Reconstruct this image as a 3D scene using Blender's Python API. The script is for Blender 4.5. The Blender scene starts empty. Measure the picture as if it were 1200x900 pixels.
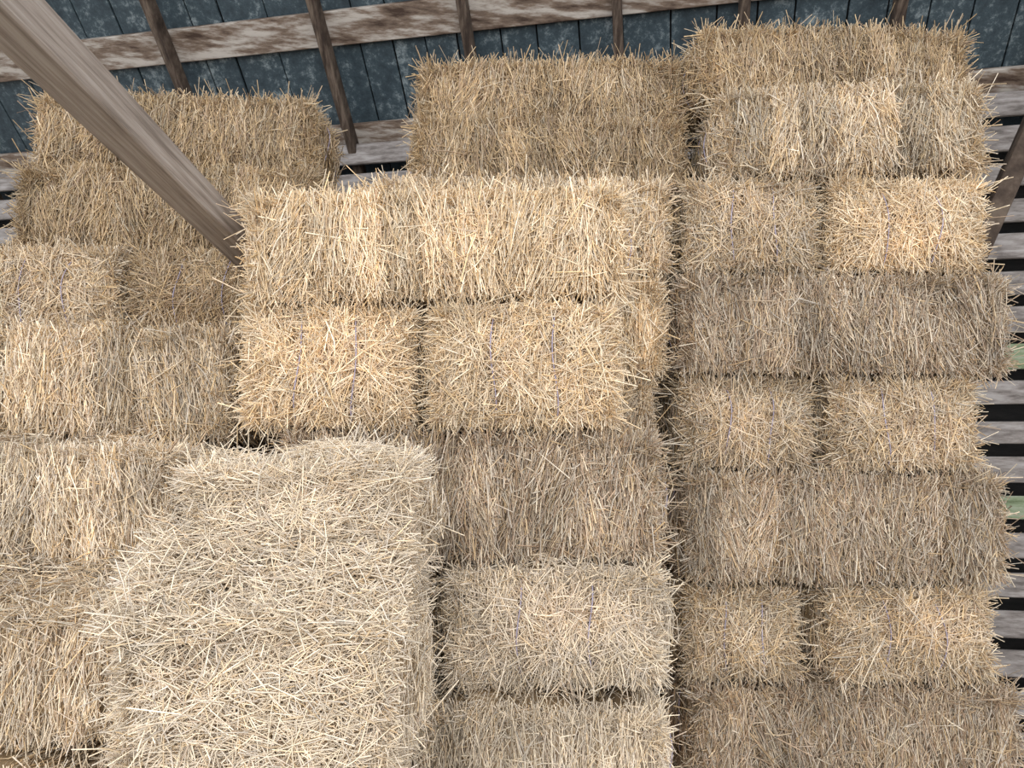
import bpy, math, numpy as np
from mathutils import Vector
rng=np.random.default_rng(11)
sc=bpy.context.scene
sc.view_settings.view_transform='Standard'

# ---------------------------------------------------------------- materials
def new_mat(name):
    m=bpy.data.materials.new(name); m.use_nodes=True
    nt=m.node_tree; b=nt.nodes['Principled BSDF']; return m,nt,b
def straw_material():
    m,nt,b=new_mat('straw')
    a=nt.nodes.new('ShaderNodeAttribute'); a.attribute_name='straw_col'
    n=nt.nodes.new('ShaderNodeTexNoise'); n.inputs['Scale'].default_value=60; n.inputs['Detail'].default_value=2
    tc=nt.nodes.new('ShaderNodeTexCoord'); nt.links.new(tc.outputs['Object'],n.inputs['Vector'])
    r=nt.nodes.new('ShaderNodeMapRange'); r.inputs[1].default_value=.3; r.inputs[2].default_value=.7
    r.inputs[3].default_value=.84; r.inputs[4].default_value=1.12
    nt.links.new(n.outputs['Fac'],r.inputs[0])
    v=nt.nodes.new('ShaderNodeVectorMath'); v.operation='SCALE'
    nt.links.new(a.outputs['Color'],v.inputs[0]); nt.links.new(r.outputs[0],v.inputs['Scale'])
    nt.links.new(v.outputs[0],b.inputs['Base Color'])
    b.inputs['Roughness'].default_value=.45
    b.inputs['Specular IOR Level'].default_value=.45
    return m
def wood_material(name,c1,c2,c3,scale=3.0,stretch=(1,12,12),lo=.35,hi=.65):
    m,nt,b=new_mat(name)
    tc=nt.nodes.new('ShaderNodeTexCoord'); mp=nt.nodes.new('ShaderNodeMapping')
    mp.inputs['Scale'].default_value=stretch
    nt.links.new(tc.outputs['Object'],mp.inputs['Vector'])
    n=nt.nodes.new('ShaderNodeTexNoise'); n.inputs['Scale'].default_value=scale; n.inputs['Detail'].default_value=8; n.inputs['Roughness'].default_value=.65
    nt.links.new(mp.outputs[0],n.inputs['Vector'])
    cr=nt.nodes.new('ShaderNodeValToRGB'); e=cr.color_ramp.elements
    e[0].position=lo; e[0].color=(*c1,1); e[1].position=hi; e[1].color=(*c3,1)
    k=e.new((lo+hi)/2); k.color=(*c2,1)
    nt.links.new(n.outputs['Fac'],cr.inputs[0]); nt.links.new(cr.outputs[0],b.inputs['Base Color'])
    bp=nt.nodes.new('ShaderNodeBump'); bp.inputs['Strength'].default_value=.4; bp.inputs['Distance'].default_value=.01
    nt.links.new(n.outputs['Fac'],bp.inputs['Height']); nt.links.new(bp.outputs[0],b.inputs['Normal'])
    b.inputs['Roughness'].default_value=.85
    return m
STRAW=straw_material()
M_SLAT=wood_material('weathered_slat',(.15,.13,.12),(.30,.27,.255),(.44,.41,.40))
M_GREEN=wood_material('green_slat',(.13,.17,.09),(.24,.30,.18),(.36,.40,.30))
M_DARK=wood_material('dark_backing',(.006,.006,.006),(.012,.011,.011),(.02,.018,.017))  # near-black backing tone, keeps the gaps in front of it dark
M_PURL=wood_material('purlin_wood',(.06,.035,.024),(.22,.16,.12),(.54,.49,.44),scale=2.6,stretch=(1.2,7,7),lo=.35,hi=.59)
M_RAFT=wood_material('rafter_wood',(.03,.018,.012),(.08,.055,.04),(.16,.12,.09),lo=.38,hi=.62,stretch=(14,2,2))
M_BEAM=wood_material('planed_beam',(.20,.165,.14),(.34,.29,.255),(.46,.41,.375),stretch=(30,1.0,30),scale=2.2)
M_BLUE,nt,b=new_mat('blue_sheathing')
tc=nt.nodes.new('ShaderNodeTexCoord')
n=nt.nodes.new('ShaderNodeTexNoise'); n.inputs['Scale'].default_value=24; n.inputs['Detail'].default_value=7; n.inputs['Roughness'].default_value=.8
nt.links.new(tc.outputs['Object'],n.inputs['Vector'])
n2=nt.nodes.new('ShaderNodeTexNoise'); n2.inputs['Scale'].default_value=3; n2.inputs['Detail'].default_value=4
mp=nt.nodes.new('ShaderNodeMapping'); mp.inputs['Scale'].default_value=(3,.8,.8)
nt.links.new(tc.outputs['Object'],mp.inputs['Vector']); nt.links.new(mp.outputs[0],n2.inputs['Vector'])
ad=nt.nodes.new('ShaderNodeMath'); ad.operation='MULTIPLY_ADD'; ad.inputs[1].default_value=.45
sb=nt.nodes.new('ShaderNodeMath'); sb.operation='SUBTRACT'; sb.inputs[1].default_value=.22
nt.links.new(n2.outputs['Fac'],ad.inputs[0]); nt.links.new(n.outputs['Fac'],ad.inputs[2]); nt.links.new(ad.outputs[0],sb.inputs[0])
cr=nt.nodes.new('ShaderNodeValToRGB'); e=cr.color_ramp.elements
e[0].position=.35;e[0].color=(.025,.04,.052,1); e[1].position=.70;e[1].color=(.26,.31,.33,1)
k=e.new(.55); k.color=(.052,.08,.098,1)
nt.links.new(sb.outputs[0],cr.inputs[0]); nt.links.new(cr.outputs[0],b.inputs['Base Color']); b.inputs['Roughness'].default_value=.6
M_FLOOR=wood_material('dirt_floor',(.07,.05,.03),(.13,.10,.06),(.25,.19,.11),stretch=(1,1,1),scale=9)

# ---------------------------------------------------------------- box builder
def boxes_obj(name,boxes,mat,parent=None,bevel=.004):
    """boxes: (origin, ax, ay, az half-vectors)"""
    V=[];F=[]
    for o,ax,ay,az in boxes:
        o=Vector(o);ax=Vector(ax);ay=Vector(ay);az=Vector(az); i=len(V)
        for sx in(-1,1):
            for sy in(-1,1):
                for sz in(-1,1): V.append(o+ax*sx+ay*sy+az*sz)
        F+=[(i,i+1,i+3,i+2),(i+4,i+6,i+7,i+5),(i,i+4,i+5,i+1),(i+2,i+3,i+7,i+6),(i,i+2,i+6,i+4),(i+1,i+5,i+7,i+3)]
    me=bpy.data.meshes.new(name); me.from_pydata([tuple(v) for v in V],[],F)
    me.materials.append(mat); ob=bpy.data.objects.new(name,me); sc.collection.objects.link(ob)
    if bevel:
        md=ob.modifiers.new('b','BEVEL'); md.width=bevel; md.segments=1
    if parent: ob.parent=parent
    return ob

# ---------------------------------------------------------------- straw
GOLD=np.array([.755,.555,.32]); PALE=np.array([.89,.76,.575]); BROWN=np.array([.51,.365,.25]); GREY=np.array([.73,.645,.54])
pal=np.stack([GOLD,PALE,BROWN,GREY])
TINT={'gold':((.54,.20,.26,0),.82),'center':((.36,.50,.10,.04),1.13),'brown':((.14,.20,.40,.26),.98),
      'mix':((.30,.36,.16,.18),1.05),'pale':((.05,.47,.04,.44),1.13),'left':((.18,.38,.12,.32),1.07)}
def straw_geo(P,D,L,col,bufs,nv,near=1.0,bendk=.05):
    N=len(P); VV,FF,CC=bufs
    R=rng.uniform(.0008,.0022,N)*near
    ref=rng.normal(0,1,(N,3)); s1=np.cross(D,ref); s1/=np.linalg.norm(s1,axis=1)[:,None]; s2=np.cross(D,s1)
    bend=(rng.normal(0,bendk,N)*L)[:,None]*s1
    rings=[]
    for t,bf in((-.5,0),(0,1),(.5,0)):
        c=P+D*(L*t)[:,None]+bend*bf
        for ang in(0,2.094,4.189):
            rings.append(c+(s1*math.cos(ang)+s2*math.sin(ang))*R[:,None])
    S=np.stack(rings,1).reshape(-1,3)
    CC.append(np.repeat(col,9,axis=0))
    base=np.arange(N)*9+nv
    for r in(0,3):
        for q in range(3):
            q2=(q+1)%3
            FF.append(np.stack([base+r+q,base+r+q2,base+r+3+q2,base+r+3+q],1))
    VV.append(S); return nv+len(S)
def straw_obj(name,bufs,loc):
    V,F,C=[np.concatenate(x) for x in bufs]
    me=bpy.data.meshes.new(name)
    me.vertices.add(len(V)); me.vertices.foreach_set('co',V.astype(np.float32).ravel())
    me.loops.add(F.size); me.loops.foreach_set('vertex_index',F.astype(np.int32).ravel())
    me.polygons.add(len(F)); me.polygons.foreach_set('loop_start',(np.arange(len(F))*4).astype(np.int32))
    me.update(calc_edges=True)
    at=me.attributes.new('straw_col','FLOAT_COLOR','POINT')
    at.data.foreach_set('color',np.concatenate([C,np.ones((len(C),1))],1).astype(np.float32).ravel())
    me.materials.append(STRAW)
    ob=bpy.data.objects.new(name,me); sc.collection.objects.link(ob); ob.location=loc
    return ob
def bale(x0,x1,y0,y1,z0,z1,kind='long',tint='mix',n=1.0,yaw=None,roll=None):
    cx,cy,cz=(x0+x1)/2,(y0+y1)/2,(z0+z1)/2
    h=np.array([(x1-x0)/2,(y1-y0)/2,(z1-z0)/2])-.015
    ph=rng.uniform(0,6.28,12); fl=rng.uniform(.08,.12); flph=rng.uniform(0,1)
    flax=0 if kind!='end' else 1
    loose=kind=='loose'
    flk=rng.normal(0,.18,64); flc=rng.normal(1,.11,64).clip(.76,1.24); flo=rng.uniform(-.018,.012,64)
    rr=.05 if loose else .038
    hx,hz=rng.uniform(-.3,.3,2); hs=rng.uniform(.05,.15)
    def disp(P,ax,a,b):
        u=P[:,a]/h[a]; v=P[:,b]/h[b]
        ea=(h[a]-np.abs(P[:,a]))/.055; eb=(h[b]-np.abs(P[:,b]))/.055
        d=.032*(1-u**2)*(1-v**2)-rr*(np.exp(-ea*1.5)+np.exp(-eb*1.5))
        d+=.010*(np.sin(P[:,a]*11+ph[0])*np.cos(P[:,b]*9+ph[1])+np.sin(P[:,a]*23+ph[2]+P[:,b]*17))
        if loose: d+=.016*np.sin(P[:,a]*16+ph[4])*np.sin(P[:,b]*21+ph[5])
        if ax!=flax:
            t=P[:,flax]/fl+flph+.12*np.sin(P[:,b if flax==a else a]*14+ph[9]); fr=t-np.floor(t)
            d-=.026*np.exp(-(np.minimum(fr,1-fr)/.08)**2)
            d+=flo[np.floor(t).astype(int)%64]
        elif not loose:
            w=a if a!=2 else b
            for s in(-.33,.33):
                d-=.018*np.exp(-((P[:,w]/h[w]-s)/.09)**2)
        return d
    VV=[];FF=[];CC=[];nv=0; bufs=(VV,FF,CC)
    gw,gt=TINT[tint]; gt*=rng.normal(1,.03)
    near=.80 if loose or y0<2.0 else 1.0
    def colors(N,P):
        col=pal[rng.choice(4,N,p=gw)]*.65+pal[rng.choice(4,N,p=gw)]*.35
        val=rng.normal(1,.16,N).clip(.5,1.4)*gt
        val*=1+.09*np.sin(P[:,0]*9+ph[6]+3*np.sin(P[:,2]*8+ph[7]))*np.cos(P[:,1]*7+P[:,2]*13+ph[8])
        return col*val[:,None]
    faces=[(1,-1,0,2,18000),(0,-1,1,2,7000),(0,1,1,2,7000),(2,1,0,1,6500),(2,-1,0,1,1200),(1,1,0,2,1200)]
    for ax,sg,a,b,dens in faces:
        nu,nvv=34,14
        U,W=np.meshgrid(np.linspace(-1,1,nu),np.linspace(-1,1,nvv),indexing='ij')
        P=np.zeros((nu*nvv,3)); P[:,a]=U.ravel()*(h[a]-.036); P[:,b]=W.ravel()*(h[b]-.036)
        edge=(np.abs(U.ravel())>.999)|(np.abs(W.ravel())>.999)
        d=disp(P,ax,a,b)-.018; d[edge]=-.036
        P[:,ax]=sg*(h[ax]+d)
        VV.append(P); CC.append(np.tile(np.array([.40,.29,.175])*gt*.85,(len(P),1)))
        i=np.arange(nu-1)[:,None]*nvv+np.arange(nvv-1)[None,:]; i=i.ravel()+nv
        FF.append(np.stack([i,i+nvv,i+nvv+1,i+1],1)); nv+=len(P)
        N=int(dens*4*h[a]*h[b]*n)
        if N<1: continue
        L=rng.gamma(4.2,.0178,N).clip(.02,.19)*near
        if loose: L*=1.15
        P=np.zeros((N,3)); P[:,a]=rng.uniform(-1,1,N)*h[a]; P[:,b]=rng.uniform(-1,1,N)*h[b]
        if loose: th=np.where(rng.random(N)<.4,rng.normal(1.35,.55,N),rng.uniform(-np.pi/2,np.pi/2,N))
        elif ax==flax:
            c=rng.random(N)
            th=np.where(c<.45,rng.normal(0,.5,N),rng.uniform(-1.57,1.57,N))
            e=np.maximum(np.abs(P[:,a]/h[a]),np.abs(P[:,b]/h[b]))
            rad=np.arctan2(P[:,a]-hx*h[a],P[:,b]-hz*h[b])+rng.normal(0,.5,N)
            th=np.where((rng.random(N)<.5*e**2),rad,th)
        else:
            th=rng.normal(0,.26,N)
            if b==flax: th+=np.pi/2
            wild=rng.random(N)<.18; th=np.where(wild,rng.uniform(-1.57,1.57,N),th)
            fi=np.floor(P[:,flax]/fl+flph).astype(int)%64; th=th+flk[fi]
        ov=rng.exponential(.014,N)
        L=np.minimum(L,1.8*min(h[a],h[b]))
        for k_,tr in((a,np.abs(np.sin(th))),(b,np.abs(np.cos(th)))):
            lim=np.maximum(h[k_]-L/2*tr+ov,0.01)
            P[:,k_]=np.clip(P[:,k_],-lim,lim)
        Q=P.copy(); Q[:,a]=np.clip(Q[:,a],-h[a],h[a]); Q[:,b]=np.clip(Q[:,b],-h[b],h[b])
        D=np.zeros((N,3)); D[:,a]=np.sin(th); D[:,b]=np.cos(th)
        til=rng.normal(0,.13,N); stray=rng.random(N)<.11; til=np.where(stray,rng.normal(0,.65,N),til)
        D[:,ax]=til
        D/=np.linalg.norm(D,axis=1)[:,None]
        P[:,ax]=sg*(h[ax]+disp(Q,ax,a,b)+rng.uniform(-.016,.011,N)+np.where(stray,np.abs(D[:,ax])*L*.25,0))
        col=colors(N,P)
        if ax!=flax and not loose: col*=flc[fi][:,None]
        elif not loose:
            r2=np.exp(-((P[:,a]/h[a]-hx)**2+(P[:,b]/h[b]-hz)**2)/.35)
            col*=1+hs*r2[:,None]*np.array([1.15,.85,.6])
        nv=straw_geo(P,D,L,col,bufs,nv,near,.07)
        # twine on the bale ends
        if ax==flax and not loose:
            w=a if a!=2 else b; o=2
            for s in(-.33,.33):
                Tn=14; zz=np.linspace(-1,1,Tn)
                P=np.zeros((Tn,3)); P[:,w]=s*h[w]+.008*np.sin(zz*3+ph[3]); P[:,o]=zz*(h[o]-.012)
                P[:,ax]=sg*(h[ax]+disp(P,ax,a,b)+.019)
                ring=[]
                for dx,dn in((-.0021,0),(.0021,0),(0,.003)):
                    q=P.copy(); q[:,w]+=dx; q[:,ax]+=sg*dn; ring.append(q)
                S=np.stack(ring,1).reshape(-1,3)
                i=np.arange(Tn-1)*3+nv
                for q in range(3):
                    q2=(q+1)%3
                    FF.append(np.stack([i+q,i+q2,i+3+q2,i+3+q],1))
                VV.append(S); CC.append(np.tile([.50,.46,.60],(len(S),1))); nv+=len(S)
    # ragged fringe along the edges
    for ax in range(3):
        o1,o2=[k for k in range(3) if k!=ax]
        for s1_ in(-1,1):
            for s2_ in(-1,1):
                if ax!=1 and (s1_ if o1==1 else s2_)==1: continue
                top=(ax!=2 and s2_==1)
                N=int(580*2*h[ax]*n*(1.2 if ax==2 else 1)*(1.5 if loose else 1)*(1.3 if top else 1))
                if N<1: continue
                L=rng.gamma(4,.0165,N).clip(.025,.15)*near
                P=np.zeros((N,3)); P[:,ax]=rng.uniform(-1,1,N)*(h[ax]-.01)
                P[:,o1]=s1_*(h[o1]-.030); P[:,o2]=s2_*(h[o2]-.030)
                ang=rng.uniform(-.25,np.pi/2+.25,N)
                D=np.zeros((N,3)); D[:,o1]=s1_*np.cos(ang); D[:,o2]=s2_*np.sin(ang); D[:,ax]=rng.normal(0,.55,N)
                D/=np.linalg.norm(D,axis=1)[:,None]
                P+=D*(L*rng.uniform(-.05,.40,N))[:,None]+rng.normal(0,.007,(N,3))
                nv=straw_geo(P,D,L,colors(N,P),bufs,nv,near,.08)
    ob=straw_obj('straw_bale',bufs,(cx,cy,cz))
    ob.rotation_euler=(math.radians(rng.uniform(-1,1)),math.radians(rng.uniform(-1,1) if roll is None else roll),math.radians(rng.uniform(-2,2) if yaw is None else yaw))
    return ob
LOW=.10
# right stack
R=[-.2,.14,.49,.83,1.15,1.52,1.85,2.2,2.55,2.89,3.19]
bale(.55,1.65,2.5,3.0,R[0],R[1],'long','brown',LOW); bale(.55,1.65,3.0,3.48,R[0],R[1],'long','brown',LOW)
bale(.55,1.08,2.5,3.48,R[1],R[2],'end','mix',.2); bale(1.10,1.63,2.5,3.48,R[1],R[2],'end','mix',.2)
bale(.57,1.67,2.47,2.98,R[2],R[3],'long','brown'); bale(.55,1.65,3.0,3.48,R[2],R[3],'long','brown',LOW)
bale(.57,.97,2.5,3.48,R[3],R[4],'end','mix',yaw=-.6); bale(1.035,1.59,2.48,3.48,R[3],R[4],'end','mix',yaw=.5,roll=-.8)
bale(.57,1.66,2.48,2.98,R[4],R[5],'long','brown'); bale(.55,1.65,3.0,3.48,R[4],R[5],'long','brown',LOW)
bale(.58,1.045,2.52,3.48,R[5],R[6],'end','mix',yaw=-.5); bale(1.075,1.59,2.49,3.48,R[5],R[6],'end','mix',yaw=.5)
bale(.58,1.70,2.47,2.97,R[6],R[7],'long','brown'); bale(.56,1.65,3.0,3.48,R[6],R[7],'long','brown',LOW)
bale(.61,1.08,2.51,3.48,R[7],R[8],'end','mix',yaw=-.5); bale(1.095,1.65,2.49,3.48,R[7],R[8],'end','center',yaw=.6)
bale(.74,1.68,2.5,3.0,R[8],R[9],'long','mix'); bale(.68,1.65,3.0,3.48,R[8],R[9],'long','mix',LOW)
bale(.69,1.73,2.64,3.14,R[9],R[10],'long','gold')
# centre, rear stack
C=[-.2,.14,.48,.82,1.16,1.5,1.85,2.2,2.55,2.84,3.13]
for i in range(4): bale(-.56,.49,2.56,3.06,C[i],C[i+1],'long','mix',.15)
bale(-.56,.48,2.54,3.04,C[4],C[5],'long','mix',.6)
bale(-.56,.49,2.50,3.00,C[5],C[6],'long','mix',.9)
bale(-.53,.53,2.47,2.97,C[6],C[7],'long','center')
bale(-.50,.56,2.50,3.0,C[7],C[8],'long','mix')
bale(-.38,.65,2.64,3.14,C[8],C[9],'long','gold'); bale(-.37,.68,2.76,3.26,C[9],C[10],'long','gold')
# centre, front stack
K=[-.2,.25,.60,.95,1.28,1.65,2.02,2.36]
bale(-.19,.43,1.97,2.45,K[0],K[1],'long','pale',.15); bale(-.19,.43,1.97,2.45,K[1],K[2],'long','pale',.2)
bale(-.26,.41,1.91,2.45,K[2],K[3],'long','pale')
bale(-.75,-.20,2.12,2.45,K[3],K[4],'end','mix',.3); bale(-.19,.42,2.03,2.45,K[3],K[4],'end','pale')
bale(-.67,.43,2.08,2.46,K[4],K[5],'long','brown')
bale(-.785,-.27,2.09,2.46,K[5],K[6],'end','center',yaw=-.5); bale(-.245,.31,2.06,2.46,K[5],K[6],'end','center',yaw=.5)
bale(-.785,.34,2.08,2.46,K[6],K[7],'long','center',roll=-1.3)
# low foreground stack
bale(-.80,-.24,1.28,2.05,-.2,.22,'loose','pale',.15); bale(-.80,-.24,1.28,2.05,.22,.58,'loose','pale',.2)
bale(-.80,-.24,1.32,2.05,.58,.93,'loose','pale',.7)
B1=bale(-.785,-.215,1.44,2.06,.93,1.29,'loose','pale',1.3)
A1=bale(-.745,-.21,1.64,2.07,1.28,1.575,'loose','pale',1.3,roll=-2)
# left stack
bale(-1.95,-.86,1.62,2.12,-.2,.22,'long','left',.15); bale(-1.95,-.86,1.60,2.10,.22,.58,'long','left',.2)
bale(-1.95,-.85,1.60,2.10,.58,.93,'long','left')
L1=bale(-1.93,-.85,1.66,2.16,.93,1.26,'long','left'); bale(-1.96,-.88,1.91,2.43,1.25,1.62,'long','left')
bale(-1.96,-.85,2.21,2.73,1.62,1.98,'long','mix')
for z0,z1,y in((-.2,.22,2.14),(.22,.58,2.14),(.58,.93,2.14),(.93,1.26,2.2),(1.26,1.62,2.5)):
    bale(-1.95,-.87,y,y+.5,z0,z1,'long','mix',LOW); bale(-1.95,-.87,y+.52,3.5,z0,z1,'long','mix',LOW)
bale(-1.95,-.87,2.78,3.5,1.62,1.98,'long','mix',LOW)
bale(-1.92,-1.40,2.58,3.5,1.98,2.33,'end','mix'); bale(-1.39,-.84,2.6,3.5,1.98,2.32,'end','gold')
bale(-1.90,-.74,2.72,3.22,2.33,2.68,'long','gold'); bale(-1.89,-.78,2.80,3.3,2.68,3.0,'long','gold')
bpy.context.view_layer.update()
# loose straw fallen on the ledges of the stepped stacks (part of the bale it came off)
def heap(par,x0,x1,yf,zf,yb,zb,N,tint):
    bufs=([],[],[]); t=rng.random(N); gw,gt=TINT[tint]
    X=rng.uniform(x0,x1,N)
    sag=.035*np.sin(X*13)*np.sin(t*3.1)
    P=np.stack([X-(x0+x1)/2,(t-.5)*(yb-yf)+rng.normal(0,.006,N),(t**1.6-.5)*(zb-zf)+sag+rng.uniform(-.035,.012,N)],1)
    D=np.stack([rng.normal(0,1,N),rng.normal(0,.5,N),rng.normal(0,.45,N)],1); D/=np.linalg.norm(D,axis=1)[:,None]
    L=rng.gamma(5,.018,N).clip(.03,.16)*.85
    lim=(x1-x0)/2-L*np.abs(D[:,0])/2+.02; P[:,0]=np.clip(P[:,0],-lim,lim)
    col=(pal[rng.choice(4,N,p=gw)]*.65+pal[rng.choice(4,N,p=gw)]*.35)*(rng.normal(1,.16,N).clip(.5,1.4)*gt)[:,None]
    straw_geo(P,D,L,col,bufs,0,.80,.07)
    ob=straw_obj('loose_straw',bufs,((x0+x1)/2,(yf+yb)/2,(zf+zb)/2))
    ob.parent=par; ob.matrix_parent_inverse=par.matrix_world.inverted()
heap(B1,-.79,-.22,1.43,1.27,1.65,1.45,3600,'pale')
heap(A1,-.74,-.22,1.62,1.54,1.86,1.59,1800,'pale')
heap(L1,-1.90,-.87,1.66,1.24,1.93,1.33,3200,'left')

# ---------------------------------------------------------------- barn shell
ang=math.atan(.19); T=Vector((math.cos(ang),-math.sin(ang),0)); NN=Vector((-math.sin(ang),-math.cos(ang),0)); Z=Vector((0,0,1))
O=Vector((0,3.95,0)); EZ=3.43
boxes_obj('floor',[((0,2,-.25),(8,0,0),(0,7,0),(0,0,.05))],M_FLOOR,bevel=0)
wall=bpy.data.objects.new('wall_back',None); sc.collection.objects.link(wall)
sl=[];gr=[]
z=-.1;i=0
while z<EZ-.02:
    w=rng.uniform(.052,.064)
    tw=rng.normal(0,.0015)
    (gr if i in(8,12) else sl).append((O+Z*z+NN*rng.uniform(0,.01),(T+Z*tw)*4.2,NN*.011,Z*w+T*0)); z+=.178; i+=1
boxes_obj('slats',sl,M_SLAT,wall); boxes_obj('green_slats',gr,M_GREEN,wall)
boxes_obj('gap_light_block',[(O-NN*.22+Z*1.6,T*4.4,NN*.015,Z*1.95)],M_DARK,wall,0)  # added near-black sheet that keeps sky light out of the slat gaps
boxes_obj('studs',[(O-NN*.07+T*x+Z*1.6,T*.045,NN*.055,Z*1.8) for x in(-3.7,-2.5,-1.3,-.1,1.1,2.75,3.9)],M_RAFT,wall)
roof=bpy.data.objects.new('barn_roof',None); sc.collection.objects.link(roof)
S=(NN+Z).normalized(); RN=(NN-Z).normalized()   # up-slope, inward normal
E=O+Z*EZ
pan=[]
x=-4.2
while x<4.2:
    w=rng.uniform(.17,.27); pan.append((E+T*(x+w/2)+S*.9-RN*(.02+rng.uniform(0,.012)),T*(w/2-.004),S*1.25,RN*.008)); x+=w
boxes_obj('sheathing',pan,M_BLUE,roof,.002)
boxes_obj('sheathing_backing',[(E+S*.9-RN*.06,T*4.4,S*1.3,RN*.01)],M_DARK,roof,0)
pu=[(E+S*s+RN*.01,T*4.3,S*w,RN*.018) for s,w in((-.02,.06),(.55,.085),(1.15,.085),(1.75,.085))]
boxes_obj('purlins',pu,M_PURL,roof)
boxes_obj('rafters',[(E+T*x+S*.85+RN*.072,T*.024,S*1.1,RN*.04) for x in(-3.45,-2.65,-1.83,-.93,-.16,.6,1.2,1.9,2.7,3.6)],M_RAFT,roof)
# timber beam running forward through the barn
a=Vector((-.885,2.50,2.25)); bb=Vector((-.95,-.6,2.60))
d=(bb-a); l=d.length; d.normalize()
beam=boxes_obj('timber_beam',[((0,0,0),(.046,0,0),(0,l/2,0),(0,0,.046))],M_BEAM,bevel=.005)
beam.location=(a+bb)/2; beam.rotation_mode='QUATERNION'; beam.rotation_quaternion=d.to_track_quat('Y','Z')
# diagonal post by the right wall
a=Vector((1.80,3.25,1.9)); bb=Vector((2.75,3.0,4.1))
d=(bb-a); l=d.length; d.normalize()
br=boxes_obj('diagonal_brace',[((0,0,0),(0,l/2,0),(.05,0,0),(0,0,.04))],M_RAFT,bevel=.004)
br.location=(a+bb)/2; br.rotation_mode='QUATERNION'; br.rotation_quaternion=d.to_track_quat('Y','Z')

# ---------------------------------------------------------------- light
w=bpy.data.worlds.new('World'); sc.world=w; w.use_nodes=True
bg=w.node_tree.nodes['Background']; bg.inputs[0].default_value=(.95,.97,1,1); bg.inputs[1].default_value=1.3
ld=bpy.data.lights.new('doorway_light','AREA'); ld.shape='RECTANGLE'; ld.size=5; ld.size_y=4; ld.energy=150; ld.color=(1,.995,.985)
lo=bpy.data.objects.new('doorway_light',ld); sc.collection.objects.link(lo); lo.location=(0,-2.4,2.4)
lo.rotation_euler=(Vector((.2,2.4,1.6))-lo.location).to_track_quat('-Z','Y').to_euler()
cam=bpy.data.cameras.new('camera'); cam.lens=26; cam.sensor_width=36; cam.clip_start=.02
co=bpy.data.objects.new('camera',cam); sc.collection.objects.link(co); co.location=(0,0,1.6); co.rotation_euler=(math.radians(95),0,0)
sc.camera=co
